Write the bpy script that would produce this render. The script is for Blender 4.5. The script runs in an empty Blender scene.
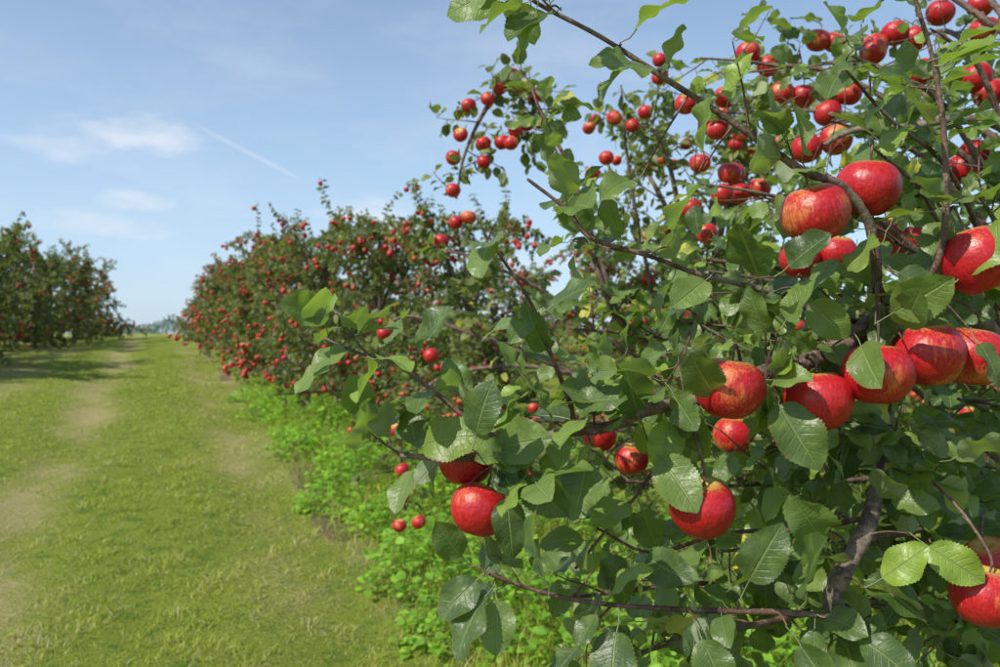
import bpy, math, numpy as np
from mathutils import Vector
rng = np.random.default_rng(7)
TH = math.radians(23.03); EYE = 1.4
F = np.array([math.sin(TH), math.cos(TH), 0.0]); R = np.array([math.cos(TH), -math.sin(TH), 0.0]); U = np.array([0, 0, 1.0])
def W(p):
    """orchard survey frame (metres: right, ahead, above eye height) -> world"""
    p = np.asarray(p, float)
    return p[..., 0:1]*R + p[..., 1:2]*F + (p[..., 2:3]+EYE)*U
SUN = -0.62*R - 0.52*F + 0.80*U; SUN /= np.linalg.norm(SUN)

def height(x, y):
    s = 0.046
    t = np.clip(y-2.0, 0, None)
    z = 1.27 - (np.log1p(np.exp((1.27-s*t)*5))/5)
    z = z + 0.012*np.sin(x*3.1+y*1.3)+0.010*np.sin(x*5.3-y*2.1+1)+0.02*np.sin(x*.9+y*.7)
    z = z - 0.035*np.exp(-((x+0.85)/.25)**2) - 0.03*np.exp(-((x-0.75)/.3)**2)
    return z

# ---------------------------------------------------------------- mesh builder
class MB:
    def __init__(s): s.v=[]; s.f=[]; s.m=[]; s.l=[]; s.t=[]; s.n=0
    def add(s, v, f, mat, luv=None, tint=None):
        k=len(v); s.v.append(v); s.f.append(np.asarray(f)+s.n); s.m.append(np.full(len(f), mat)); s.n+=k
        s.l.append(np.zeros((k,3)) if luv is None else luv)
        s.t.append(np.ones((k,3))*.5 if tint is None else np.broadcast_to(tint,(k,3)))
    def inst(s, tm, X, Y, Z, T, S, mat, tint):
        V,Fc,L = tm; K=len(T); n=len(V)
        if K==0: return
        v = (V[None,:,0:1]*X[:,None]+V[None,:,1:2]*Y[:,None]+V[None,:,2:3]*Z[:,None])*S[:,None,None]+T[:,None]
        f = Fc[None]+ (np.arange(K)*n)[:,None,None]
        s.add(v.reshape(-1,3), f.reshape(-1,Fc.shape[1]), mat, np.tile(L,(K,1)), np.repeat(tint,n,axis=0))
    def mesh(s, name, mats, smooth=True):
        me=bpy.data.meshes.new(name)
        V=np.concatenate(s.v).astype(np.float32)
        tot=np.concatenate([np.full(len(f), f.shape[1]) for f in s.f]); lv=np.concatenate([f.ravel() for f in s.f])
        me.vertices.add(len(V)); me.vertices.foreach_set("co", V.ravel())
        me.loops.add(len(lv)); me.loops.foreach_set("vertex_index", lv.astype(np.int32))
        me.polygons.add(len(tot)); st=np.concatenate([[0],np.cumsum(tot)[:-1]]).astype(np.int32)
        me.polygons.foreach_set("loop_start", st)
        me.polygons.foreach_set("material_index", np.concatenate(s.m).astype(np.int32))
        for m in mats: me.materials.append(m)
        me.update(calc_edges=True)
        me.polygons.foreach_set("use_smooth", np.full(len(tot), smooth))
        a=me.attributes.new("luv",'FLOAT_VECTOR','POINT'); a.data.foreach_set("vector", np.concatenate(s.l).astype(np.float32).ravel())
        a=me.attributes.new("tint",'FLOAT_VECTOR','POINT'); a.data.foreach_set("vector", np.concatenate(s.t).astype(np.float32).ravel())
        me.validate(); return me
def link(me, name, loc=(0,0,0), rot=0, sc=1):
    o=bpy.data.objects.new(name, me); o.location=loc; o.rotation_euler=(0,0,rot)
    o.scale=(sc,sc,sc) if not hasattr(sc,'__len__') else sc
    bpy.context.scene.collection.objects.link(o); return o
def nrm(a): return a/np.maximum(np.linalg.norm(a,axis=-1,keepdims=True),1e-9)

# ---------------------------------------------------------------- node helpers
def newmat(name):
    m=bpy.data.materials.new(name); m.use_nodes=True; nt=m.node_tree
    for n in list(nt.nodes): nt.nodes.remove(n)
    return m,nt
class N:
    def __init__(s,nt): s.nt=nt
    def node(s,t,**k):
        n=s.nt.nodes.new(t)
        for a,b in k.items(): setattr(n,a,b)
        return n
    def set(s,n,i,v):
        if isinstance(v,bpy.types.NodeSocket): s.nt.links.new(v,n.inputs[i])
        elif v is not None:
            try: n.inputs[i].default_value=v
            except Exception: n.inputs[i].default_value=(*v,1)
    def math(s,op,a,b=None,c=None,clamp=False):
        n=s.node('ShaderNodeMath',operation=op); n.use_clamp=clamp
        s.set(n,0,a); s.set(n,1,b)
        if c is not None: s.set(n,2,c)
        return n.outputs[0]
    def mix(s,f,a,b,blend='MIX'):
        n=s.node('ShaderNodeMix',data_type='RGBA',blend_type=blend)
        s.set(n,0,f); s.set(n,6,a); s.set(n,7,b); return n.outputs[2]
    def noise(s,vec,scale,detail=3,rough=.5):
        n=s.node('ShaderNodeTexNoise'); s.set(n,'Vector',vec); n.inputs['Scale'].default_value=scale
        n.inputs['Detail'].default_value=detail; n.inputs['Roughness'].default_value=rough; return n.outputs[0]
    def ramp(s,f,a,b):
        n=s.node('ShaderNodeMapRange'); n.interpolation_type='SMOOTHSTEP'; s.set(n,0,f); n.inputs[1].default_value=a; n.inputs[2].default_value=b; return n.outputs[0]
    def attr(s,name):
        n=s.node('ShaderNodeAttribute',attribute_name=name); sp=s.node('ShaderNodeSeparateXYZ')
        s.nt.links.new(n.outputs['Vector'],sp.inputs[0]); return n.outputs['Vector'],sp.outputs
    def bump(s,h,st,dist):
        n=s.node('ShaderNodeBump'); n.inputs['Strength'].default_value=st; n.inputs['Distance'].default_value=dist; s.set(n,'Height',h); return n.outputs[0]
    def pos(s): return s.node('ShaderNodeTexCoord').outputs['Object']
def c4(a): return (a[0],a[1],a[2],1)

def leaf_material(name, green, dark, back, trans, tf=.28, rough=.36, veins=True):
    m,nt=newmat(name); g=N(nt)
    _,uv=g.attr('luv'); _,ti=g.attr('tint')
    au=g.math('ABSOLUTE',uv[0])
    p=g.pos()
    nz=g.noise(p,60 if veins else 4,3)
    col=g.mix(ti[0],c4(dark),c4(green))
    col=g.mix(g.math('MULTIPLY',g.ramp(nz,.45,.75),.35),col,c4([x*1.4 for x in green]))
    if veins:  # some leaves, picked at random, are a lighter yellow-green
        col=g.mix(g.math('MULTIPLY',g.ramp(ti[2],.72,1.0),.8),col,(.25,.36,.045,1))
    yel=g.ramp(g.math('ADD',ti[1],g.math('MULTIPLY',g.math('SUBTRACT',g.noise(p,25,4),.5),.9)),.72,.98)
    col=g.mix(yel,col,(.45,.42,.05,1))
    h=None
    if veins:
        ph=g.math('FRACT',g.math('MULTIPLY',g.math('SUBTRACT',uv[1],g.math('MULTIPLY',au,.20)),8))
        d=g.math('ABSOLUTE',g.math('SUBTRACT',ph,.5))
        sv=g.math('MULTIPLY',g.math('SUBTRACT',1,g.ramp(d,.02,.13)),g.math('SUBTRACT',1,g.ramp(au,.4,.9)))
        mid=g.math('SUBTRACT',1,g.ramp(au,.02,.08))
        v=g.math('MAXIMUM',mid,g.math('MULTIPLY',sv,.30))
        col=g.mix(g.math('MULTIPLY',v,.5),col,(.26,.34,.12,1))
        spots=g.ramp(g.noise(p,170,2),.73,.79)
        col=g.mix(g.math('MULTIPLY',spots,.6),col,(.09,.045,.02,1))
        rim=g.math('MULTIPLY',g.ramp(au,.82,1),g.ramp(g.noise(p,40,3),.52,.68))
        col=g.mix(g.math('MULTIPLY',rim,.7),col,(.20,.11,.04,1))
        col=g.mix(uv[2],col,(.22,.20,.06,1))
        h=g.math('ADD',g.math('MULTIPLY',g.math('SUBTRACT',1,v),1.0),g.math('MULTIPLY',g.noise(p,200,3),.9))
    geo=g.node('ShaderNodeNewGeometry')
    col2=g.mix(geo.outputs['Backfacing'],col,g.mix(.65,col,c4(back)))
    pb=g.node('ShaderNodeBsdfPrincipled'); g.set(pb,'Base Color',col2)
    g.set(pb,'Roughness',g.math('ADD',g.math('MULTIPLY',geo.outputs['Backfacing'],.3),g.math('ADD',rough,g.math('MULTIPLY',nz,.22))))
    pb.inputs['Specular IOR Level'].default_value=.5
    tr=g.node('ShaderNodeBsdfTranslucent'); g.set(tr,0,g.mix(.5,c4(trans),g.mix(1.0,col,(2.2,2.4,1.0,1),'MULTIPLY')))
    if h is not None:
        b=g.bump(h,.7,.0015); g.set(pb,'Normal',b)
    mx=g.node('ShaderNodeMixShader'); mx.inputs[0].default_value=tf
    nt.links.new(pb.outputs[0],mx.inputs[1]); nt.links.new(tr.outputs[0],mx.inputs[2])
    o=g.node('ShaderNodeOutputMaterial'); nt.links.new(mx.outputs[0],o.inputs[0]); return m
def bark_material(name='bark'):
    m,nt=newmat(name); g=N(nt); p=g.pos(); _,ti=g.attr('tint')
    n1=g.noise(p,55,5,.6); n2=g.noise(p,9,3)
    old=g.mix(g.ramp(n1,.35,.7),(.065,.048,.036,1),(.27,.21,.16,1))
    young=g.mix(g.ramp(n1,.35,.7),(.065,.026,.017,1),(.20,.10,.07,1))
    col=g.mix(ti[0],young,old)
    col=g.mix(g.math('MULTIPLY',g.ramp(n2,.55,.75),.45),col,(.20,.20,.14,1))
    vo=g.node('ShaderNodeTexVoronoi'); g.set(vo,'Vector',p); vo.inputs['Scale'].default_value=160
    col=g.mix(g.math('MULTIPLY',g.math('SUBTRACT',1,g.ramp(vo.outputs[0],.1,.3)),.6),col,(.30,.26,.21,1))
    pb=g.node('ShaderNodeBsdfPrincipled'); g.set(pb,'Base Color',col); pb.inputs['Roughness'].default_value=.7
    g.set(pb,'Normal',g.bump(g.noise(p,120,5,.65),.9,.003))
    o=g.node('ShaderNodeOutputMaterial'); nt.links.new(pb.outputs[0],o.inputs[0]); return m
def apple_material(name='apple_skin'):
    m,nt=newmat(name); g=N(nt); vec,l=g.attr('luv'); _,ti=g.attr('tint')
    off=g.node('ShaderNodeCombineXYZ')
    for i in range(3): g.set(off,i,g.math('MULTIPLY',ti[0],17.3+9*i))
    va=g.node('ShaderNodeVectorMath',operation='ADD'); nt.links.new(vec,va.inputs[0]); nt.links.new(off.outputs[0],va.inputs[1]); q=va.outputs[0]
    ms=g.node('ShaderNodeVectorMath',operation='MULTIPLY'); nt.links.new(q,ms.inputs[0]); ms.inputs[1].default_value=(15,15,1.7)
    streak=g.noise(ms.outputs[0],1,5,.65)
    low=g.noise(q,.85,3)
    red=g.mix(g.ramp(streak,.22,.85),(.29,.004,.012,1),(.60,.020,.020,1))
    blush=g.ramp(g.math('ADD',g.math('ADD',low,g.math('MULTIPLY',g.math('SUBTRACT',ti[1],.5),.22)),g.math('MULTIPLY',g.math('SUBTRACT',streak,.5),.45)),.54,.80)
    col=g.mix(g.math('MULTIPLY',blush,.60),red,(.68,.30,.08,1))
    top=g.math('MULTIPLY',g.ramp(l[2],.50,.82),g.math('SUBTRACT',1,g.ramp(g.math('SUBTRACT',g.math('SQRT',g.math('ADD',g.math('MULTIPLY',l[0],l[0]),g.math('MULTIPLY',l[1],l[1]))),g.math('MULTIPLY',streak,.45)),.05,.5)))
    col=g.mix(g.math('MULTIPLY',top,.8),col,(.50,.38,.08,1))
    vo=g.node('ShaderNodeTexVoronoi'); g.set(vo,'Vector',q); vo.inputs['Scale'].default_value=10
    dots=g.math('SUBTRACT',1,g.ramp(vo.outputs[0],.04,.12))
    col=g.mix(g.math('MULTIPLY',dots,.48),col,(.80,.44,.27,1))
    russet=g.ramp(g.noise(q,4.5,6,.7),.67,.75)
    col=g.mix(g.math('MULTIPLY',russet,.35),col,(.30,.10,.04,1))
    pb=g.node('ShaderNodeBsdfPrincipled'); g.set(pb,'Base Color',col)
    g.set(pb,'Roughness',g.math('ADD',.24,g.math('MULTIPLY',g.noise(q,3,5),.34)))
    pb.inputs['Specular IOR Level'].default_value=.5
    g.set(pb,'Normal',g.bump(g.noise(q,5,4),.3,.004))
    o=g.node('ShaderNodeOutputMaterial'); nt.links.new(pb.outputs[0],o.inputs[0]); return m
M_leaf=leaf_material('apple_leaf',(.150,.220,.052),(.030,.062,.020),(.32,.37,.23),(.40,.58,.05),.28,.29)
M_far=leaf_material('orchard_leaf',(.165,.200,.042),(.050,.075,.018),(.26,.29,.15),(.36,.45,.04),.30,.40,False)
M_weed=leaf_material('weed_leaf',(.27,.46,.035),(.09,.22,.018),(.26,.40,.08),(.48,.72,.05),.40,.5,False)
M_bark=bark_material(); M_apple=apple_material()
MATS=[M_bark,M_leaf,M_apple,M_far]

# ---------------------------------------------------------------- templates
def leaf_template(nseg, na, seed, serr=.034):
    r=np.random.default_rng(seed); us=np.linspace(-1,1,na); V=[];L=[]
    fold=r.uniform(.03,.42); curl=r.uniform(.0,.75); und=r.uniform(.03,.09); ph=r.uniform(0,6); side=r.uniform(-.16,.16); tw=r.uniform(-.5,.5); wd=r.uniform(.29,.37)
    for i in range(nseg+1):
        v=i/nseg; w=wd*(v**.52*(1-v)**.66)/( .44**.52*.56**.66)*r.uniform(.985,1.015)
        if v>.88: w*=1-.9*(v-.88)/.12*.45
        if i==nseg: w=.003
        if 0<i<nseg: w*=1+(serr if i%2 else -serr)
        for u in us:
            x=u*w; z=fold*abs(x)*1.0+und*math.sin(v*11+ph+(2 if u>0 else 0))*u*u*min(1,w*4)
            y=v*(1-.12*curl*v); z-=curl*.42*v*v
            x+=side*v*v*.6
            c,s_=math.cos(tw*v),math.sin(tw*v)
            V.append((x*c-z*s_*.3,y,z+x*s_)); L.append((u,v,0))
    Fq=[]
    for i in range(nseg):
        for j in range(na-1):
            a=i*na+j; Fq.append((a,a+1,a+na+1,a+na))
    V=[list(p) for p in V]
    b=len(V)
    for k,(y,z) in enumerate(((-.34,.05),(-.16,-.02),(.02,-.004))):
        for a in range(3):
            V.append([.014*math.cos(a*2.094),y,z+.014*math.sin(a*2.094)]); L.append((.5,0,1))
    for k in range(2):
        for a in range(3):
            Fq.append((b+k*3+a,b+k*3+(a+1)%3,b+k*3+3+(a+1)%3,b+k*3+3+a))
    V=np.array(V); V[:,1]+=.34
    return V/1.1,np.array(Fq),np.array(L,float)
LEAF=[leaf_template(34,7,i) for i in range(18)]
LEAFM=[leaf_template(5,3,50+i,0) for i in range(4)]
LEAFS=[]
for fz in (.06,.14,-.05):
    LEAFS.append((np.array([(0,0,0),(-.32,.45,fz),(0,.5,-.02),(.32,.45,fz),(0,1,-.2)]),np.array([(0,2,4,1),(0,3,4,2)]),np.array([(0,0,0),(-1,.5,0),(0,.5,0),(1,.5,0),(0,1,0)],float)))
def apple_template(nu,nv,seed,stem=True):
    r=np.random.default_rng(seed); V=[];L=[];Fq=[]
    k=r.uniform(.87,.96); lob=r.uniform(.005,.018); asym=r.uniform(-.07,.07); p5=r.uniform(0,6); con=r.uniform(.04,.10)
    b1=r.uniform(-.025,.025); p1=r.uniform(0,6)
    for j in range(nv+1):
        t=(j/nv)*math.pi
        rr=math.sin(t)**.93*(1+con*math.cos(t)) if 0<j<nv else 0.0
        z=math.cos(t)*k - .34*k*math.exp(-(rr/.25)**2)*(1 if t<1.57 else -.6)
        for i in range(nu):
            a=2*math.pi*i/nu; q=1+lob*math.cos(5*a+p5)*(.5+abs(math.cos(t)))+b1*math.cos(2*a+p1)
            V.append((rr*q*math.cos(a),rr*q*math.sin(a),z*(1+asym*rr*math.cos(a))))
            L.append((rr*math.cos(a),rr*math.sin(a),math.cos(t)))
    for j in range(nv):
        for i in range(nu):
            a=j*nu+i;b=j*nu+(i+1)%nu; Fq.append((a,a+nu,b+nu,b))
    return np.array(V),np.array(Fq),np.array(L)
APH=[apple_template(48,36,i) for i in range(7)]
APM=[apple_template(16,12,i) for i in range(3)]
APL=[apple_template(9,7,i) for i in range(2)]

def catmull(P,n):
    P=np.asarray(P,float); Q=np.vstack([2*P[0]-P[1],P,2*P[-1]-P[-2]]); out=[]
    for i in range(len(P)-1):
        for k in range(n):
            t=k/n; a,b,c,d=Q[i:i+4]
            out.append(.5*((2*b)+(c-a)*t+(2*a-5*b+4*c-d)*t*t+(3*b-a-3*c+d)*t**3))
    out.append(P[-1]); return np.array(out)
def tube(B,P,r0,r1,sides=6,old=.5,jit=0.0):
    k=len(P); T=nrm(np.gradient(P,axis=0)); m=T.mean(0); ref=np.eye(3)[np.argmin(np.abs(m))]
    A=nrm(np.cross(T,ref)); C=np.cross(T,A)
    rad=np.linspace(r0,r1,k)
    if jit: rad=rad*(1+jit*rng.normal(size=k))
    an=np.arange(sides)*2*np.pi/sides
    V=P[:,None]+rad[:,None,None]*(np.cos(an)[None,:,None]*A[:,None]+np.sin(an)[None,:,None]*C[:,None])
    i=np.arange(k-1)[:,None]*sides; j=np.arange(sides)[None]; j2=(j+1)%sides
    Fq=np.stack([i+j,i+j2,i+sides+j2,i+sides+j],-1).reshape(-1,4)
    B.add(V.reshape(-1,3),Fq,0,None,np.array([old,.5,.5]))

class Plant:
    def __init__(s): s.B=MB(); s.nodes=[]; s.tans=[]; s.sz=[]; s.path=[]; s.apn=[]
    def branch(s,P,r0,r1,sides=6,old=.5,jit=0,n=4):
        Q=catmull(P,n); tube(s.B,Q,r0,r1,sides,old,jit); s.path.append(Q); return Q
    def twig(s,p,d,L,r0,size,step=.035,sides=4,droop=.25,skip=0.0,wig=.25):
        k=max(4,int(L/step)); P=[p]; d=d/np.linalg.norm(d); st=L/k
        for i in range(k):
            d=d+rng.normal(size=3)*wig*.4+np.array([0,0,-droop*st*2]); d/=np.linalg.norm(d); P.append(P[-1]+d*st)
        P=np.array(P); tube(s.B,P,r0,r0*.4,sides,.15); s.path.append(P)
        T=nrm(np.gradient(P,axis=0))
        for i in range(1,len(P)):
            if rng.random()>=skip: s.nodes.append(P[i]); s.tans.append(T[i]); s.sz.append(size*rng.uniform(.75,1.15))
        s.apn.append(P[-1]); s.apn.append(P[len(P)//2])
        return P
    def leaves(s,temps,mat,per,yellow=.02,keep=None,shy=0.55,nearest=0,jn=.42):
        Pn=np.repeat(np.array(s.nodes),per,0); T=np.repeat(np.array(s.tans),per,0); S=np.repeat(np.array(s.sz),per)
        K=len(Pn); S=S*rng.uniform(.7,1.12,K)
        rd=nrm(rng.normal(size=(K,3))); perp=nrm(rd-(rd*T).sum(1,keepdims=True)*T)
        Y=nrm(perp*.95+T*.35+np.array([0,0,-.28])+rng.normal(size=(K,3))*.25)
        Nn=nrm(U*.55+SUN*shy+rng.normal(size=(K,3))*jn)
        Z=nrm(Nn-(Nn*Y).sum(1,keepdims=True)*Y); X=np.cross(Y,Z)
        if keep is not None:
            ok=keep(Pn+Y*S[:,None]*.6)
            Pn,X,Y,Z,S=Pn[ok],X[ok],Y[ok],Z[ok],S[ok]; K=len(Pn)
        tint=np.stack([rng.beta(1.2,1.2,K),np.where(rng.random(K)<yellow,rng.uniform(.7,1.1,K),rng.uniform(0,.45,K)),rng.random(K)],1)
        w=rng.integers(0,len(temps),K)
        for i,t in enumerate(temps):
            q=w==i; s.B.inst(t,X[q],Y[q],Z[q],Pn[q],S[q],mat,tint[q])
        return K
    def apples(s,temps,C,Rr,tilt=.3):
        C=np.asarray(C,float); K=len(C); Rr=np.asarray(Rr,float)
        Z=nrm(U+rng.normal(size=(K,3))*tilt); a=nrm(rng.normal(size=(K,3))); X=nrm(np.cross(a,Z)); Y=np.cross(Z,X)
        w=rng.integers(0,len(temps),K); tint=np.stack([rng.random(K),rng.random(K),np.zeros(K)],1)
        for i,t in enumerate(temps):
            q=w==i; s.B.inst(t,X[q],Y[q],Z[q],C[q],Rr[q],2,tint[q])
        return Z

# ---------------------------------------------------------------- generic orchard tree
def make_tree(seed,H,Rc,leafT,mat,leafsz=.075,per=4,napple=170,nl=15,apT=APL,dens=1.0,base=.35,shoots=8,bushy=False,low=.22):
    global rng
    rng=np.random.default_rng(seed); p=Plant()
    tr=np.array([(0,0,-.1),(.02,.01,.3),(-.03,.03,.8),(.03,-.02,H*.55),(0,0,H*.85)])
    p.branch(tr,.065,.015,8,.9,.06)
    for i in range(nl):
        az=i*2.4+rng.uniform(-.3,.3); f=(i+.5)/nl; z0=base+ (H*.62-base)*f
        reach=Rc*(1.05-.5*f)*rng.uniform(.8,1.15); d=np.array([math.cos(az),math.sin(az),0])
        zt=z0+ (H-z0)*rng.uniform(.25,.65)*(.35+f) - (.62 if bushy and f<.45 else .30)*(1-f)
        if bushy: zt=max(zt,low)
        if f>.7: zt=H*rng.uniform(.88,1.06); reach*=.6
        side=np.array([-d[1],d[0],0])*rng.uniform(-.3,.3)
        P=[np.array([0,0,z0]),d*reach*.35+[0,0,z0+(zt-z0)*.45]+side*.3,d*reach*.7+[0,0,z0+(zt-z0)*.85]+side*.8,d*reach+[0,0,zt]+side]
        Q=p.branch(P,.024,.007,5,.6,.05,6)
        for j in range(int(15*dens)):
            t=rng.uniform(.18,1); q=Q[int(t*(len(Q)-1))]
            dd=nrm(d*.5+rng.normal(size=3)*.8+[0,0,.45 if not bushy else .15])
            p.twig(q,dd,rng.uniform(.25,.60),.006,leafsz,.055,3,droop=rng.uniform(0,.9))
    for i in range(shoots):
        az=rng.uniform(0,6.28); r_=Rc*rng.uniform(0,.55); p.twig(np.array([math.cos(az)*r_,math.sin(az)*r_,H*.78]),np.array([rng.normal()*.25,rng.normal()*.25,1]),rng.uniform(.4,.75),.006,leafsz*.8,.055,3,0,wig=.12)
    nn=np.array(p.nodes); ok=nn[:,2]>low-.1; p.nodes=[a for a,b in zip(p.nodes,ok) if b]; p.tans=[a for a,b in zip(p.tans,ok) if b]; p.sz=[a for a,b in zip(p.sz,ok) if b]
    p.leaves(leafT,mat,per,.03)
    A=np.array(p.apn); A=A[A[:,2]>.45]; rr=np.hypot(A[:,0],A[:,1])/Rc+np.abs(A[:,2]-H*.5)/H
    w=np.exp(rr*3.0); idx=rng.choice(len(A),min(napple//2,len(A)),False,w/w.sum()); C=[]
    for i in idx:
        for k in range(rng.choice([1,2,3,4],p=[.4,.3,.2,.1])):
            o_=A[i]*[.04,.04,0]
            C.append(A[i]+o_+[rng.normal()*.045,rng.normal()*.045,-.05-.03*k+rng.normal()*.02])
    C=np.array(C); p.apples(apT,C,rng.uniform(.029,.037,len(C)))
    return p
trees=[]
for s_,(H,Rc,na,bu) in enumerate([(2.5,1.45,260,1),(2.7,1.35,250,1),(2.35,1.4,270,1),(2.6,1.5,240,1),(2.6,1.6,90,2),(2.6,1.55,420,2)]):
    p=make_tree(100+s_,H,Rc,LEAFS,3,.086 if bu<2 else .092,4,na,16 if bu<2 else 20,APL,1.15,.45 if bu<2 else .3,8,True,.48 if bu<2 else .2)
    trees.append(p.B.mesh('apple_tree_mesh',MATS))
def ground_z(x,y): return float(height(np.array(float(x)),np.array(float(y))))
def put(i,x,y,rot,sc): link(trees[i],'apple_tree',(x,y,ground_z(x,y)-.03),rot,sc)
r2=np.random.default_rng(3)
ys=[7.0,9.2,11.4,13.8,16.2,18.8,21.5,24.4,27.4,30.6,34,38]
for k,y in enumerate(ys):
    put((k*3+1)%4, (2.75 if k==0 else 2.3 if k==1 else 2.2)+r2.uniform(-.1,.1), y, r2.uniform(0,6), (.86 if k==0 else .93) if k<2 else r2.uniform(.93,1.08)*(1 if y<20 else .92))
for k in range(12):
    put((k*5+2)%4, 6.5+r2.uniform(-.3,.3), 1.5+k*3.3, r2.uniform(0,6), r2.uniform(.8,.92))
for k,(i,x,y,s_) in enumerate([(5,-4.6,15.4,1.30),(5,-4.85,17.8,1.45),(5,-5.0,20.2,1.2),(4,-4.0,23.4,1.16),(4,-3.75,25.6,1.14),(4,-3.1,28.2,1.10),(5,-2.75,31.2,1.06),(4,-2.5,35,1.05),(5,-7.9,21,1.5),(4,-7.2,26,1.4),(4,-6.5,31,1.3)]):
    put(i,x,y,r2.uniform(0,6),s_)

# ---------------------------------------------------------------- second tree (just beyond the near one)
rng=np.random.default_rng(55)
p=make_tree(321,2.45,1.05,LEAFM,3,.078,4,130,13,APM,.85,shoots=3)
c2=W((1.15,4.35,-EYE)); c2[2]=ground_z(c2[0],c2[1])-.03
def L2(pts): return W(np.array(pts,float))-c2
q=Plant(); q.B=p.B
for P in ([(.95,4.2,-.35),(.6,3.8,-.05),(.45,3.7,.4),(.3,3.7,.75),(.18,3.7,1.02),(.06,3.7,1.22)],
          [(.06,3.7,1.2),(-.02,3.68,1.1),(-.1,3.68,.97),(-.17,3.68,.8),(-.2,3.68,.62)],
          [(.16,3.7,1.05),(.14,3.68,.98),(.1,3.68,.9)],[(.9,4.2,-.5),(.5,3.8,-.25),(.1,3.7,-.15),(-.3,3.7,-.22),(-.45,3.7,-.45),(-.44,3.7,-.82)],
          [(.9,4.2,-.2),(.7,3.9,.4),(.6,3.75,.8),(.56,3.7,1.15)],[(.9,4.2,-.3),(.3,3.9,.15),(-.1,3.8,.35),(-.3,3.8,.4)],[(.5,3.8,-.25),(.0,3.7,-.05),(-.4,3.7,.08),(-.55,3.7,.02)]):
    Q=q.branch(L2(P),.014,.005,6,.5,.04)
    for t in np.linspace(.25,1,9): q.twig(Q[int(t*(len(Q)-1))],nrm(rng.normal(size=3)+[0,0,.2]),rng.uniform(.1,.26),.004,.07,.05,3)
q.leaves(LEAFM,3,3,.03)
ap=[(.055,1.18),(0,1.11),(.083,1.11),(.16,1.07),(-.055,1.05),(.07,.91),(.125,.95),(.185,.97),(-.176,.89),(-.074,.855),(-.21,.786),(-.074,.777),(-.21,.64),(-.14,1.02),(.01,.87),(.05,.85),
    (.52,.98),(.6,.94),(.65,.99),(.476,.786),(.416,.717),(-.45,-.86),(-.37,-.86),(-.45,-.75),(-.47,-.44),(-.44,-.615),(-.52,.0),(-.14,.52),(-.2,.5),(-.27,.42),(-.31,-.1),(-.16,-.22),(.25,-.1)]
q.apples(APM,L2([(a,3.62+rng.uniform(-.05,.05),b) for a,b in ap]),rng.uniform(.032,.037,len(ap)))
link(p.B.mesh('apple_tree_mesh',MATS),'apple_tree',tuple(c2))

# ---------------------------------------------------------------- near apple tree
rng=np.random.default_rng(11)
h=Plant()
def V3(a): return W(np.array(a,float))
trunk=V3([(1.15,1.7,-1.5),(1.13,1.68,-1.1),(1.17,1.72,-.6),(1.12,1.7,-.2),(1.14,1.72,.4),(1.1,1.75,1.1)])
h.branch(trunk,.07,.025,12,1,.04,6)
heroB=[
 ([(-.01,.79,.37),(.03,.80,.335),(.10,.80,.297),(.165,.80,.255),(.22,.80,.22),(.27,.80,.185),(.31,.81,.163),(.345,.81,.15),(.376,.82,.118),(.39,.83,.078),(.402,.85,.045),(.46,.93,.03)],.0016,.0062,.45,.75),
 ([(-.10,.80,-.122),(-.04,.80,-.125),(0,.80,-.12),(.05,.80,-.102),(.11,.80,-.093),(.15,.81,-.077),(.20,.82,-.068),(.26,.83,-.044),(.31,.84,-.034),(.37,.86,-.011),(.43,.90,.017),(.56,1.0,.03),(.75,1.2,-.02),(1.1,1.68,-.25)],.0026,.013,.6,1.0),
 ([(-.015,.76,.095),(0,.77,.075),(.03,.78,.03),(.05,.79,-.02),(.07,.80,-.07),(.075,.8,-.1)],.0014,.0028,.15,.8),
 ([(.03,.88,.17),(.075,.88,.135),(.10,.88,.105),(.165,.88,.085),(.22,.88,.065),(.30,.88,.045),(.36,.88,.02),(.42,.9,.01)],.0018,.0038,.2,1.0),
 ([(-.175,.80,-.005),(-.14,.80,-.02),(-.11,.80,-.027),(-.07,.80,-.055),(-.02,.80,-.095),(.02,.80,-.112)],.0014,.0030,.2,.9),
 ([(-.01,.78,-.235),(.04,.79,-.255),(.10,.80,-.27),(.20,.80,-.277),(.28,.81,-.282),(.335,.82,-.29),(.36,.83,-.30)],.0017,.0038,.2,.9),
 ([(.47,.96,-.08),(.44,.92,-.14),(.39,.85,-.205),(.35,.83,-.26),(.355,.84,-.30),(.42,.9,-.385),(.55,1.0,-.5),(.85,1.4,-.7),(1.14,1.69,-.95)],.006,.017,.9,.6),
 ([(.415,.80,.335),(.435,.80,.265),(.445,.80,.185),(.45,.81,.105),(.445,.83,.055),(.45,.9,.03)],.002,.0045,.3,.7),
 ([(.55,1.36,.32),(.60,1.36,.345),(.68,1.36,.35),(.85,1.36,.352),(1.05,1.5,.2),(1.12,1.7,-.1)],.004,.010,.8,.5),
 ([(.06,1.5,.46),(.075,1.5,.42),(.13,1.5,.31),(.165,1.5,.2),(.19,1.5,.1),(.25,1.5,.0),(.5,1.5,-.15),(1.12,1.69,-.4)],.002,.009,.3,.5),
 ([(.08,.85,-.25),(.12,.85,-.2),(.15,.85,-.165),(.19,.85,-.10),(.2,.83,-.07)],.0015,.0026,.2,1.0),
 ([(.10,.82,-.20),(.16,.84,-.23),(.24,.86,-.215),(.33,.86,-.21),(.40,.87,-.2)],.0014,.003,.2,1.2),
 ([(.30,.90,-.13),(.37,.90,-.115),(.44,.92,-.12),(.52,.98,-.15),(.7,1.2,-.25)],.0014,.004,.3,1.2),
 ([(.36,.84,.28),(.42,.86,.23),(.50,.9,.19),(.6,1.0,.12),(.75,1.2,0)],.0014,.004,.3,.7),
 ([(.40,.86,.20),(.46,.88,.16),(.54,.95,.10),(.7,1.1,.02)],.0014,.004,.3,1.0),
]
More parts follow.
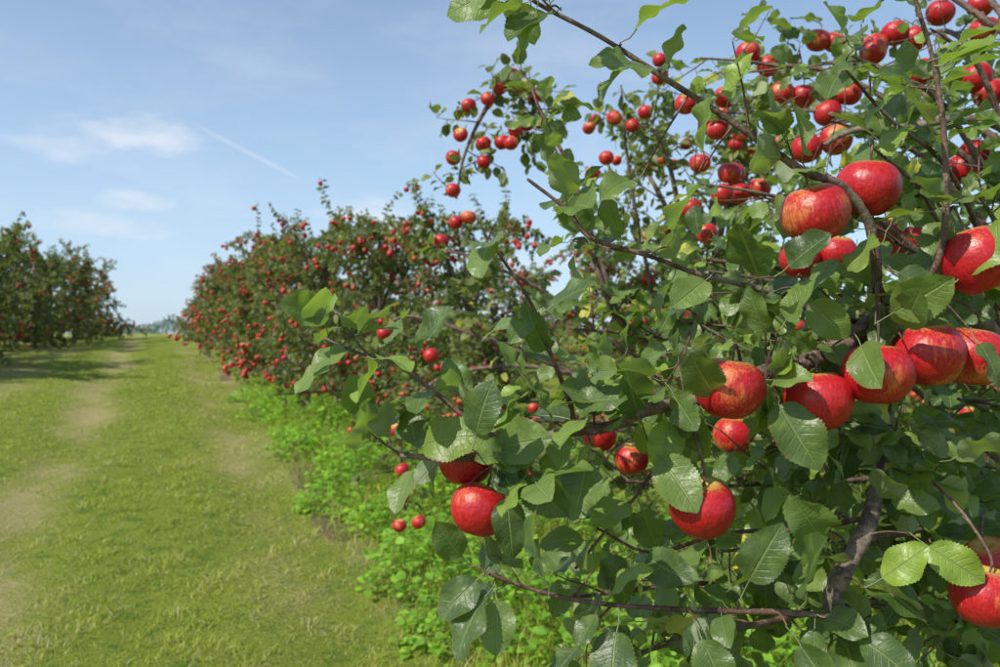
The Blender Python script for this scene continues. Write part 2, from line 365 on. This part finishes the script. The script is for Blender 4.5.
for P,r0,r1,old,dn in heroB:
    Q=h.branch(V3(P),r0,r1,10,old,.05,7)
    Ln=np.linalg.norm(np.diff(Q,axis=0),axis=1).sum(); T=nrm(np.gradient(Q,axis=0)); m=int(Ln/.030*dn)
    for j in range(m):
        t=(j+rng.uniform(.1,.9))/m; i=int(t*(len(Q)-1))
        if rng.random()<.42 and t<.85:
            h.nodes.append(Q[i]); h.tans.append(-T[i]); h.sz.append(.060*rng.uniform(.8,1.15))
        elif rng.random()<.5:
            dd=nrm(rng.normal(size=3)*.7-T[i]*.4+U*.35+F*.25)
            h.twig(Q[i],dd,rng.uniform(.03,.10),.0015,.057,.03,5,.2)
targets=[(.24,1.6,.17),(.45,1.8,.62),(.66,1.5,.52),(.86,1.6,.61),(.35,1.4,-.25),(.1,1.3,-.24),(.21,1.2,-.37),(.39,1.2,-.34),(.41,1.1,-.39),(.63,1.1,-.09),(.57,1.0,-.36),
 (.49,1.3,-.19),(.55,1.7,.29),(.71,1.5,.29),(.29,1.3,.02),(.13,1.5,.01),(.03,1.2,-.13),(.21,1.2,-.1),(.45,1.3,.06),(.6,1.2,-.17),(.78,1.3,.22),(.07,1.05,-.35),(.16,.95,-.38),
 (.7,2.2,.72),(1.1,2.2,.8),(.55,2.2,.6),(.75,2.4,.45),(.95,1.8,.25),(1.0,1.8,.5),(.72,1.8,.46),(.95,1.4,.0),(.85,1.25,-.35),(.3,1.05,-.2),(.95,2.0,.95),(.6,2.0,.98),(.44,1.02,-.27),(.52,1.05,.12),(1.3,1.2,.2),(1.6,1.5,.3),(1.5,2.2,.2),(1.4,1.9,.8),(1.5,1.3,-.4),
 (.37,1.5,.12),(.4,1.6,.3),(.66,1.4,.12),(.3,1.1,-.30),(.68,1.3,-.27),(.62,1.5,.4)]
for (x,d,z) in targets:
    e=np.array([x,d,z]); zb=np.clip(z-.35,-.9,.6); s0=np.array([1.13,1.7,zb]); mid=s0*.5+e*.5+[0,0,.10]; m2=s0*.2+e*.8+[0,0,.05]
    Q=h.branch(V3([s0,mid,m2,e]),.008,.0022,6,.4,.05,8)
    for j in range(8 if z<.1 else 6):
        t=1-rng.random()**1.3*.62; i=int(t*(len(Q)-1)); dd=nrm(rng.normal(size=3)+U*.2)
        h.twig(Q[i],dd,rng.uniform(.07,.20),.0019,.060,.038,4,.3)
HA=[(.229,.80,-.055,.035),(.325,.815,-.069,.034),(.378,.80,-.041,.035),(.441,.825,-.0225,.036),(.502,.85,-.025,.036),(.315,.80,.120,.034),(.386,.84,.152,.033),(.49,.82,.075,.038),
 (-.035,.83,-.131,.029),(-.020,.80,-.176,.030),(.202,.80,-.175,.033),(.485,.80,-.263,.033),(.23,1.4,-.22,.03),(.175,1.4,-.18,.03),(.35,1.2,-.153,.03),(.60,.98,-.28,.032),
 (.45,1.2,.11,.030),(.504,1.2,.12,.030),(.69,1.8,.416,.034),(.756,1.8,.436,.036),(.775,2.2,.66,.034),(.833,2.2,.652,.034),(1.03,2.2,.79,.036),(1.086,2.2,.825,.036),(1.14,2.2,.81,.036),
 (1.21,2.2,.88,.037),(1.32,2.2,.90,.035),(.874,2.2,.806,.034),(.92,2.2,.80,.03),(.682,2.2,.77,.034),(.737,2.2,.734,.03),(.51,2.2,.63,.03),(.62,2.2,.65,.032),(1.04,1.8,.37,.035),(1.07,1.8,.405,.035),
 (1.10,1.8,.54,.035),(1.07,1.8,.574,.035),(.6,2.4,.51,.032),(.78,2.4,.435,.034),(.72,2.4,.42,.034),(.70,2.4,.48,.034),(.934,1.8,.214,.035),(.9,1.8,.20,.034),(.87,1.8,.23,.034),(1.15,1.9,.72,.034),(.64,2.3,.40,.032),
 (.66,2.3,.46,.034),(.60,2.2,.56,.032),(.82,2.0,.55,.034),(.87,2.0,.60,.034),(1.0,1.9,.62,.034),(.98,2.1,.74,.034),(.62,2.4,.30,.033),(.55,2.3,.36,.032)]
def keep(P):
    x=P@R; d=P@F; z=P[:,2]-EYE
    ok=(d>.68)
    for (ax,ad,az,ar) in HA+[(-.41,3.6,-.86,.11),(-.45,3.6,-.5,.06)]:   # leaves picked off around ripening fruit on its open, sunny side
        k=d/ad
        near=((x/k-ax)**2+(z/k-az)**2<(ar*1.28)**2)&(d<ad+.01)
        ok&=~(near&(rng.random(len(x))<.92))
    return ok
nleaf=h.leaves(LEAF,1,2,.025,keep,.85,jn=.58)
# spur leaves on the outermost branches: base (right,up) -> tip (right,up), metres, at ~0.79 m out
HL=[(-.095,-.12,-.03,-.09),(-.02,-.12,.035,-.095),(.27,-.05,.300,-.122),(.24,-.265,.262,-.195),(.30,-.275,.292,-.195),(-.01,-.235,-.055,-.27),(0,-.24,-.045,-.295),(-.15,-.015,-.11,.03),(-.155,-.02,-.19,-.05),(-.09,-.03,-.06,.02),
 (-.17,-.005,-.18,.04),(.205,.165,.20,.22),(.225,.22,.238,.27),(.06,.315,.01,.29),(.16,.26,.105,.255),(.27,-.01,.24,.035),(.275,0,.292,.045),(.35,-.0,.345,-.04),(.40,-.005,.388,.035),(.14,-.09,.12,-.045),
 (.06,-.07,.105,-.06),(.09,-.11,.075,-.17),(.02,-.13,.05,-.17),(.15,-.11,.185,-.16),(.14,.155,.10,.14),(.475,.005,.495,-.045),(.455,.045,.49,.10),(.005,-.14,.01,-.205),(-.005,-.245,.0,-.30),(.10,-.275,.13,-.22),
 (.12,-.275,.10,-.33),(.19,-.28,.21,-.335),(.335,-.29,.38,-.31),(.36,-.25,.40,-.21),(.41,-.2,.455,-.235),(-.13,-.025,-.085,-.02),(.04,.02,.085,.05),(.055,-.03,.025,.015),(.21,.06,.17,.03),(.165,.085,.175,.135),
 (.27,.055,.300,.09),(.30,.045,.33,.0),(.22,-.07,.18,-.03),(.33,-.22,.295,-.17),(.26,.04,.225,.09),(.12,.285,.16,.32),(.31,.165,.285,.215),(.43,.27,.47,.30),(.44,.2,.395,.23),(.445,.12,.41,.15),(-.03,-.235,-.06,-.195),(.44,-.13,.48,-.10),
 (.385,.07,.43,.04),(.37,.01,.41,.045),(.05,-.26,.035,-.205),(.28,-.285,.31,-.335),(.35,.28,.315,.31),(.0,.35,-.025,.325)]
hl=np.array(HL); K=len(hl); dp=.775+rng.uniform(-.015,.02,K)
Bs=V3(np.stack([hl[:,0],dp+.02,hl[:,1]],1)); Tp=V3(np.stack([hl[:,2],dp-.01+rng.uniform(-.02,.01,K),hl[:,3]],1))
Dv=Tp-Bs; Y=nrm(Dv); S=np.linalg.norm(Dv,axis=1)*.92+.003; Nn=nrm(U*.25+SUN*.70-F*.25+rng.normal(size=(K,3))*.38); Z=nrm(Nn-(Nn*Y).sum(1,keepdims=True)*Y); X=np.cross(Y,Z)
tint=np.stack([rng.uniform(.05,1,K),rng.uniform(0,.4,K),rng.random(K)],1); w=rng.integers(0,len(LEAF),K)
for i,t in enumerate(LEAF):
    q_=w==i; h.B.inst(t,X[q_],Y[q_],Z[q_],Bs[q_],S[q_],1,tint[q_])
HAa=np.array(HA); C=V3(HAa[:,:3]); Z=h.apples(APH,C,HAa[:,3],.2)
allp=np.concatenate(h.path)
for i in range(K):      # petiole bases joined to the wood
    dd=np.linalg.norm(allp-Bs[i],axis=1); e=allp[np.argmin(dd)]; tube(h.B,catmull([Bs[i],(Bs[i]+e)/2+U*.003,e],3),.0007,.0014,4,.2)
for i in range(len(C)):
    r_=HAa[i,3]; a=C[i]+Z[i]*r_*.5; b=C[i]+Z[i]*r_*1.25; dd=np.linalg.norm(allp-(b+U*.01),axis=1); e=allp[np.argmin(dd)]
    if dd.min()<.02: tube(h.B,catmull([a,b,e],4),.0013,.0018,6,.3)
    else: tube(h.B,catmull([a,b,(b+e)/2+U*.008,e],5),.0011,.0022,6,.3)
link(h.B.mesh('apple_tree_mesh',MATS),'apple_tree')

# ---------------------------------------------------------------- ground
def patch(x,y): return .5+.2*np.sin(x*2.7+np.sin(y*2)*1.5)+.2*np.sin(x*5.1-y*3.3+np.sin(x*3))+.18*np.sin(y*4.3+x*1.3+2*np.sin(x*2))
def fine(x,y): return .5+.25*np.sin(x*11+2*np.sin(y*7))+.25*np.sin(y*13+2*np.sin(x*9+y*3))+.2*np.sin(x*23-y*17)
def dryness(x,y):
    n=.5+.25*np.sin(x*2.3+y*.8)+.25*np.sin(x*1.1-y*1.7+2)+.2*np.sin(x*6+y*4)
    g=lambda c,w:np.exp(-((x-c)/w)**2)
    d=.80*g(-.85+.06*np.sin(y*.8),.34)+.52*g(.62+.05*np.sin(y),.28)+.65*g(1.12,.16)+.62/(1+np.exp((x+1.9)*6))
    return np.clip(d*(.35+.8*n+.3*(fine(x,y)-.5))+.22*n*fine(x,y),0,1)
xs=np.concatenate([-np.geomspace(2500,8,26),np.linspace(-7.6,7.6,200),np.geomspace(8,2500,26)])
yv=np.concatenate([-np.geomspace(2500,4,22),np.linspace(-3.6,40,420),np.geomspace(41,4000,30)])
X,Y=np.meshgrid(xs,yv); Zg=height(X,Y)
G=MB(); nx=len(xs); i=np.arange(len(yv)-1)[:,None]*nx; j=np.arange(nx-1)[None]
Fq=np.stack([i+j,i+j+1,i+nx+j+1,i+nx+j],-1).reshape(-1,4)
D=dryness(X,Y); bare_shade=np.exp(-((X-1.12-.05*np.sin(Y*2))/.16)**2)*np.clip(.5+.5*np.sin(Y*1.3)+.4*np.sin(Y*3.7+1),0,1)
bare_shade=np.maximum(bare_shade,.9*np.exp(-((X-2.2)/.8)**2)*(Y>6))  # also paints shade under the row trees, as a soil-coloured strip
G.add(np.stack([X,Y,Zg],-1).reshape(-1,3),Fq,0,None,np.stack([D,bare_shade,D],-1).reshape(-1,3))
m,nt=newmat('grass_ground'); g=N(nt); p_=g.pos(); _,ti=g.attr('tint')
n1=g.noise(p_,35,5,.65); n2=g.noise(p_,2.2,4); n3=g.noise(p_,140,3); n4=g.noise(p_,7,4,.6)
gr=g.mix(n1,(.09,.14,.014,1),(.32,.39,.045,1)); gr=g.mix(g.math('MULTIPLY',n2,.5),gr,(.36,.36,.08,1)); gr=g.mix(g.ramp(n4,.48,.70),gr,(.09,.18,.018,1))
dr=g.mix(n1,(.24,.21,.08,1),(.54,.48,.21,1)); so=g.mix(n1,(.10,.072,.045,1),(.30,.23,.14,1))
col=g.mix(g.ramp(g.math('ADD',ti[0],g.math('ADD',g.math('MULTIPLY',g.math('SUBTRACT',n4,.5),.8),g.math('SUBTRACT',n1,.5))),.15,.9),gr,dr)
col=g.mix(g.ramp(g.math('ADD',ti[1],g.math('MULTIPLY',g.math('SUBTRACT',n2,.5),1.2)),.45,.8),col,so)
pb=g.node('ShaderNodeBsdfPrincipled'); g.set(pb,'Base Color',col); pb.inputs['Roughness'].default_value=.95; pb.inputs['Specular IOR Level'].default_value=.1
g.set(pb,'Normal',g.bump(g.math('ADD',n1,g.math('MULTIPLY',n3,.5)),1,.03))
o=g.node('ShaderNodeOutputMaterial'); nt.links.new(pb.outputs[0],o.inputs[0])
link(G.mesh('ground_mesh',[m]),'ground')

m,nt=newmat('grass_blade'); g=N(nt); _,ti=g.attr('tint'); _,uv=g.attr('luv')
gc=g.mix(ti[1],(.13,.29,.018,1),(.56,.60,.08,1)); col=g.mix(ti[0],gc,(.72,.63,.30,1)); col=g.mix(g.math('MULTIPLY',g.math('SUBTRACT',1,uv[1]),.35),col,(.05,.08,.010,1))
df=g.node('ShaderNodeBsdfPrincipled'); g.set(df,'Base Color',col); df.inputs['Roughness'].default_value=.55; df.inputs['Specular IOR Level'].default_value=.35
tr=g.node('ShaderNodeBsdfTranslucent'); g.set(tr,0,col); mx=g.node('ShaderNodeMixShader'); mx.inputs[0].default_value=.4
nt.links.new(df.outputs[0],mx.inputs[1]); nt.links.new(tr.outputs[0],mx.inputs[2]); o=g.node('ShaderNodeOutputMaterial'); nt.links.new(mx.outputs[0],o.inputs[0]); M_gr=m
rng=np.random.default_rng(5)
def blades(K,x,y,hgt,wid,dry,name,lean=.5):
    z=height(x,y); a=rng.uniform(0,6.283,K); b=rng.uniform(0,6.283,K)
    s=np.stack([np.cos(a),np.sin(a),0*a],1); l=np.stack([np.cos(b),np.sin(b),0*b],1)*(lean*rng.uniform(.1,1.3,K))[:,None]
    P=np.stack([x,y,z-.005],1); h_=hgt[:,None]; w=wid[:,None]
    v=np.stack([P-s*w,P+s*w,P+s*w*.75+(U+l*.6)*h_*.55,P-s*w*.75+(U+l*.6)*h_*.55,P+(U*.9+l*1.4)*h_],1)
    n5=np.arange(K)[:,None]*5
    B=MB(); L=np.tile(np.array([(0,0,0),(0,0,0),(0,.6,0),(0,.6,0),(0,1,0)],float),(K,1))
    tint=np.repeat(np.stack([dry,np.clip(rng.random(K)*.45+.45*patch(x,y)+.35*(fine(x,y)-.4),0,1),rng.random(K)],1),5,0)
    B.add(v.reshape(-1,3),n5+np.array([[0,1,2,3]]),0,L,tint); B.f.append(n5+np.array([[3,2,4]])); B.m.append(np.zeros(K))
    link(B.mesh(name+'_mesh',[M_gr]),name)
K=340000
d=2.2+20*rng.random(K)**1.6; an=rng.uniform(-.75,.95,K)
x=d*np.sin(an); y=d*np.cos(an)
cl=np.clip(fine(x,y)*.7+.4*(patch(x,y)),0,1.2)
D=dryness(x,y); kp=rng.random(K)<(1-.6*np.exp(-((x-1.12)/.14)**2))*(1-.35*D); kp&=x<3.2; x,y,d,D,cl=x[kp],y[kp],d[kp],D[kp],cl[kp]; K=len(x)
dry=(rng.random(K)<(.10+.66*D))*rng.uniform(.5,1,K)
hgt=(.010+.048*cl**2)*rng.uniform(.5,1.5,K)*(1-.55*D)
hgt=np.where(x>1.25,hgt*2.0,hgt)
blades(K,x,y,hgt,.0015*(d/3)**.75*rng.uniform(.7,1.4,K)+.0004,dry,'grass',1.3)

B=MB(); K=36000
x=1.1+2.7*rng.random(K)**1.2; y=-.5+13*rng.random(K)**1.25
edge=.14*np.sin(y*3)+.10*np.sin(y*7.3); x=x+edge
top=(.10+.24*np.clip(.5+.5*np.sin(x*5+y*2)+.4*np.sin(y*6-x*3),0,1))*np.clip((x-.95-edge)/.35,.2,1)
z=height(x,y)+top*rng.random(K)**.6
Y_=nrm(np.stack([rng.normal(size=K),rng.normal(size=K),rng.uniform(-.2,.7,K)],1)); Nn=nrm(U*1.0+SUN*.3+rng.normal(size=(K,3))*.35); Z_=nrm(Nn-(Nn*Y_).sum(1,keepdims=True)*Y_); X_=np.cross(Y_,Z_)
S=rng.uniform(.020,.070,K); tint=np.stack([rng.beta(1,1.2,K),rng.uniform(0,.5,K),rng.random(K)],1); w=rng.integers(0,4,K)
for i_,t in enumerate(LEAFM):
    q_=w==i_; B.inst(t,X_[q_],Y_[q_],Z_[q_],np.stack([x,y,z],1)[q_],S[q_],0,tint[q_])
link(B.mesh('weeds_mesh',[M_weed]),'weeds')
K=34000; x=1.0+2.6*rng.random(K); y=-.3+12*rng.random(K)**1.3
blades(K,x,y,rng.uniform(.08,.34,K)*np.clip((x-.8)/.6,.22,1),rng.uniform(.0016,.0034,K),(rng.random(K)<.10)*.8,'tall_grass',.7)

# distant tree belt
B=MB(); K=22000
az=rng.uniform(-.9,1.3,K); dd=rng.uniform(330,370,K); x=dd*np.sin(az); y=dd*np.cos(az)
prof=3.5+1.6*np.sin(az*23)+1.6*np.sin(az*57+1)+1.0*np.sin(az*131)
z=1.0+np.clip(prof,1.2,None)*rng.random(K)**.6
T=np.stack([x,y,z],1); Y_=nrm(rng.normal(size=(K,3))); a=nrm(rng.normal(size=(K,3))); Z_=nrm(np.cross(a,Y_)); X_=np.cross(Y_,Z_)
B.inst(LEAFS[0],X_,Y_,Z_,T,rng.uniform(1.2,2.4,K),0,np.stack([rng.random(K)]*3,1)*.4)
M_dist=leaf_material('distant_foliage',(.22,.29,.28),(.17,.23,.24),(.2,.25,.25),(.2,.26,.24),.2,.8,False)  # bluish aerial haze is painted into these base colours
link(B.mesh('distant_trees_mesh',[M_dist]),'distant_trees')

# ---------------------------------------------------------------- sky
w=bpy.data.worlds.new("World"); bpy.context.scene.world=w; w.use_nodes=True; nt=w.node_tree
for n in list(nt.nodes): nt.nodes.remove(n)
g=N(nt); sky=g.node('ShaderNodeTexSky'); sky.sky_type='NISHITA'; sky.sun_disc=False
sky.sun_elevation=math.asin(SUN[2]); sky.sun_rotation=math.atan2(SUN[0],SUN[1]); sky.air_density=1.0; sky.dust_density=.8; sky.ozone_density=2.0; sky.altitude=100
tc=g.node('ShaderNodeTexCoord').outputs['Generated']; sp=g.node('ShaderNodeSeparateXYZ'); nt.links.new(tc,sp.inputs[0])
AZ=g.math('MULTIPLY',g.math('ARCTAN2',sp.outputs[0],sp.outputs[1]),57.2958); EL=g.math('MULTIPLY',g.math('ARCSINE',sp.outputs[2]),57.2958)
cv=g.node('ShaderNodeCombineXYZ'); g.set(cv,0,g.math('MULTIPLY',AZ,.35)); g.set(cv,1,EL)
cn=g.noise(cv.outputs[0],.75,7,.62); cn2=g.noise(cv.outputs[0],.16,5,.6)
def blob(a0,e0,sa,se,amp):
    u=g.math('POWER',g.math('ABSOLUTE',g.math('DIVIDE',g.math('SUBTRACT',AZ,a0),sa)),2); v=g.math('POWER',g.math('ABSOLUTE',g.math('DIVIDE',g.math('SUBTRACT',EL,e0),se)),2)
    e=g.math('EXPONENT',g.math('MULTIPLY',g.math('ADD',u,v),-1))
    return g.math('MULTIPLY',g.ramp(g.math('ADD',e,g.math('MULTIPLY',g.math('SUBTRACT',cn,.5),2.2)),.15,1.35),g.math('MULTIPLY',g.ramp(e,.0,.6),amp))
c=blob(-1.0,12.6,4.6,1.7,.68)
for b_ in [(-5.5,11.6,3.6,1.2,.45),(-1.5,8.5,3,.9,.5),(-3.5,6.9,6,1.3,.45),(14.3,8.4,4.5,1.3,.7),(24,5,6,1,.5),(40,9,8,1.2,.5)]: c=g.math('MAXIMUM',c,blob(*b_))
line=g.math('ABSOLUTE',g.math('SUBTRACT',EL,g.math('SUBTRACT',14.72,g.math('MULTIPLY',AZ,.457))))
tr_=g.math('MULTIPLY',g.math('SUBTRACT',1,g.ramp(line,.0,.28)),g.math('MULTIPLY',g.ramp(AZ,1,4),g.math('SUBTRACT',1,g.ramp(AZ,7,10.5))))
c=g.math('MAXIMUM',c,g.math('MULTIPLY',tr_,g.math('MULTIPLY',cn,.5)))
c=g.math('MAXIMUM',c,g.math('MULTIPLY',g.ramp(cn2,.40,.8),.28))
haze=g.math('ADD',.24,g.math('MULTIPLY',g.math('SUBTRACT',1,g.ramp(EL,0,26)),.40))
col=g.mix(haze,sky.outputs[0],(3.7,5.1,6.7,1))
col=g.mix(c,col,(5.7,6.0,6.4,1))
bg=g.node('ShaderNodeBackground'); nt.links.new(col,bg.inputs[0]); bg.inputs[1].default_value=.15
o=g.node('ShaderNodeOutputWorld'); nt.links.new(bg.outputs[0],o.inputs[0])
sl=bpy.data.lights.new('sun','SUN'); sl.energy=5.0; sl.angle=math.radians(.53); sl.color=(1,.95,.86)
so_=bpy.data.objects.new('sun',sl); so_.rotation_euler=Vector(SUN).to_track_quat('Z','Y').to_euler(); bpy.context.scene.collection.objects.link(so_)

cam=bpy.data.cameras.new('camera'); co=bpy.data.objects.new('camera',cam); bpy.context.scene.collection.objects.link(co)
co.location=(0,0,EYE); co.rotation_euler=(math.pi/2,0,-TH); cam.lens=28.8; cam.sensor_width=36; cam.clip_start=.02; cam.clip_end=8000
cam.dof.use_dof=True; cam.dof.focus_distance=.82; cam.dof.aperture_fstop=10
sc=bpy.context.scene; sc.camera=co
sc.view_settings.view_transform='Standard'; sc.view_settings.look='None'; sc.view_settings.exposure=0
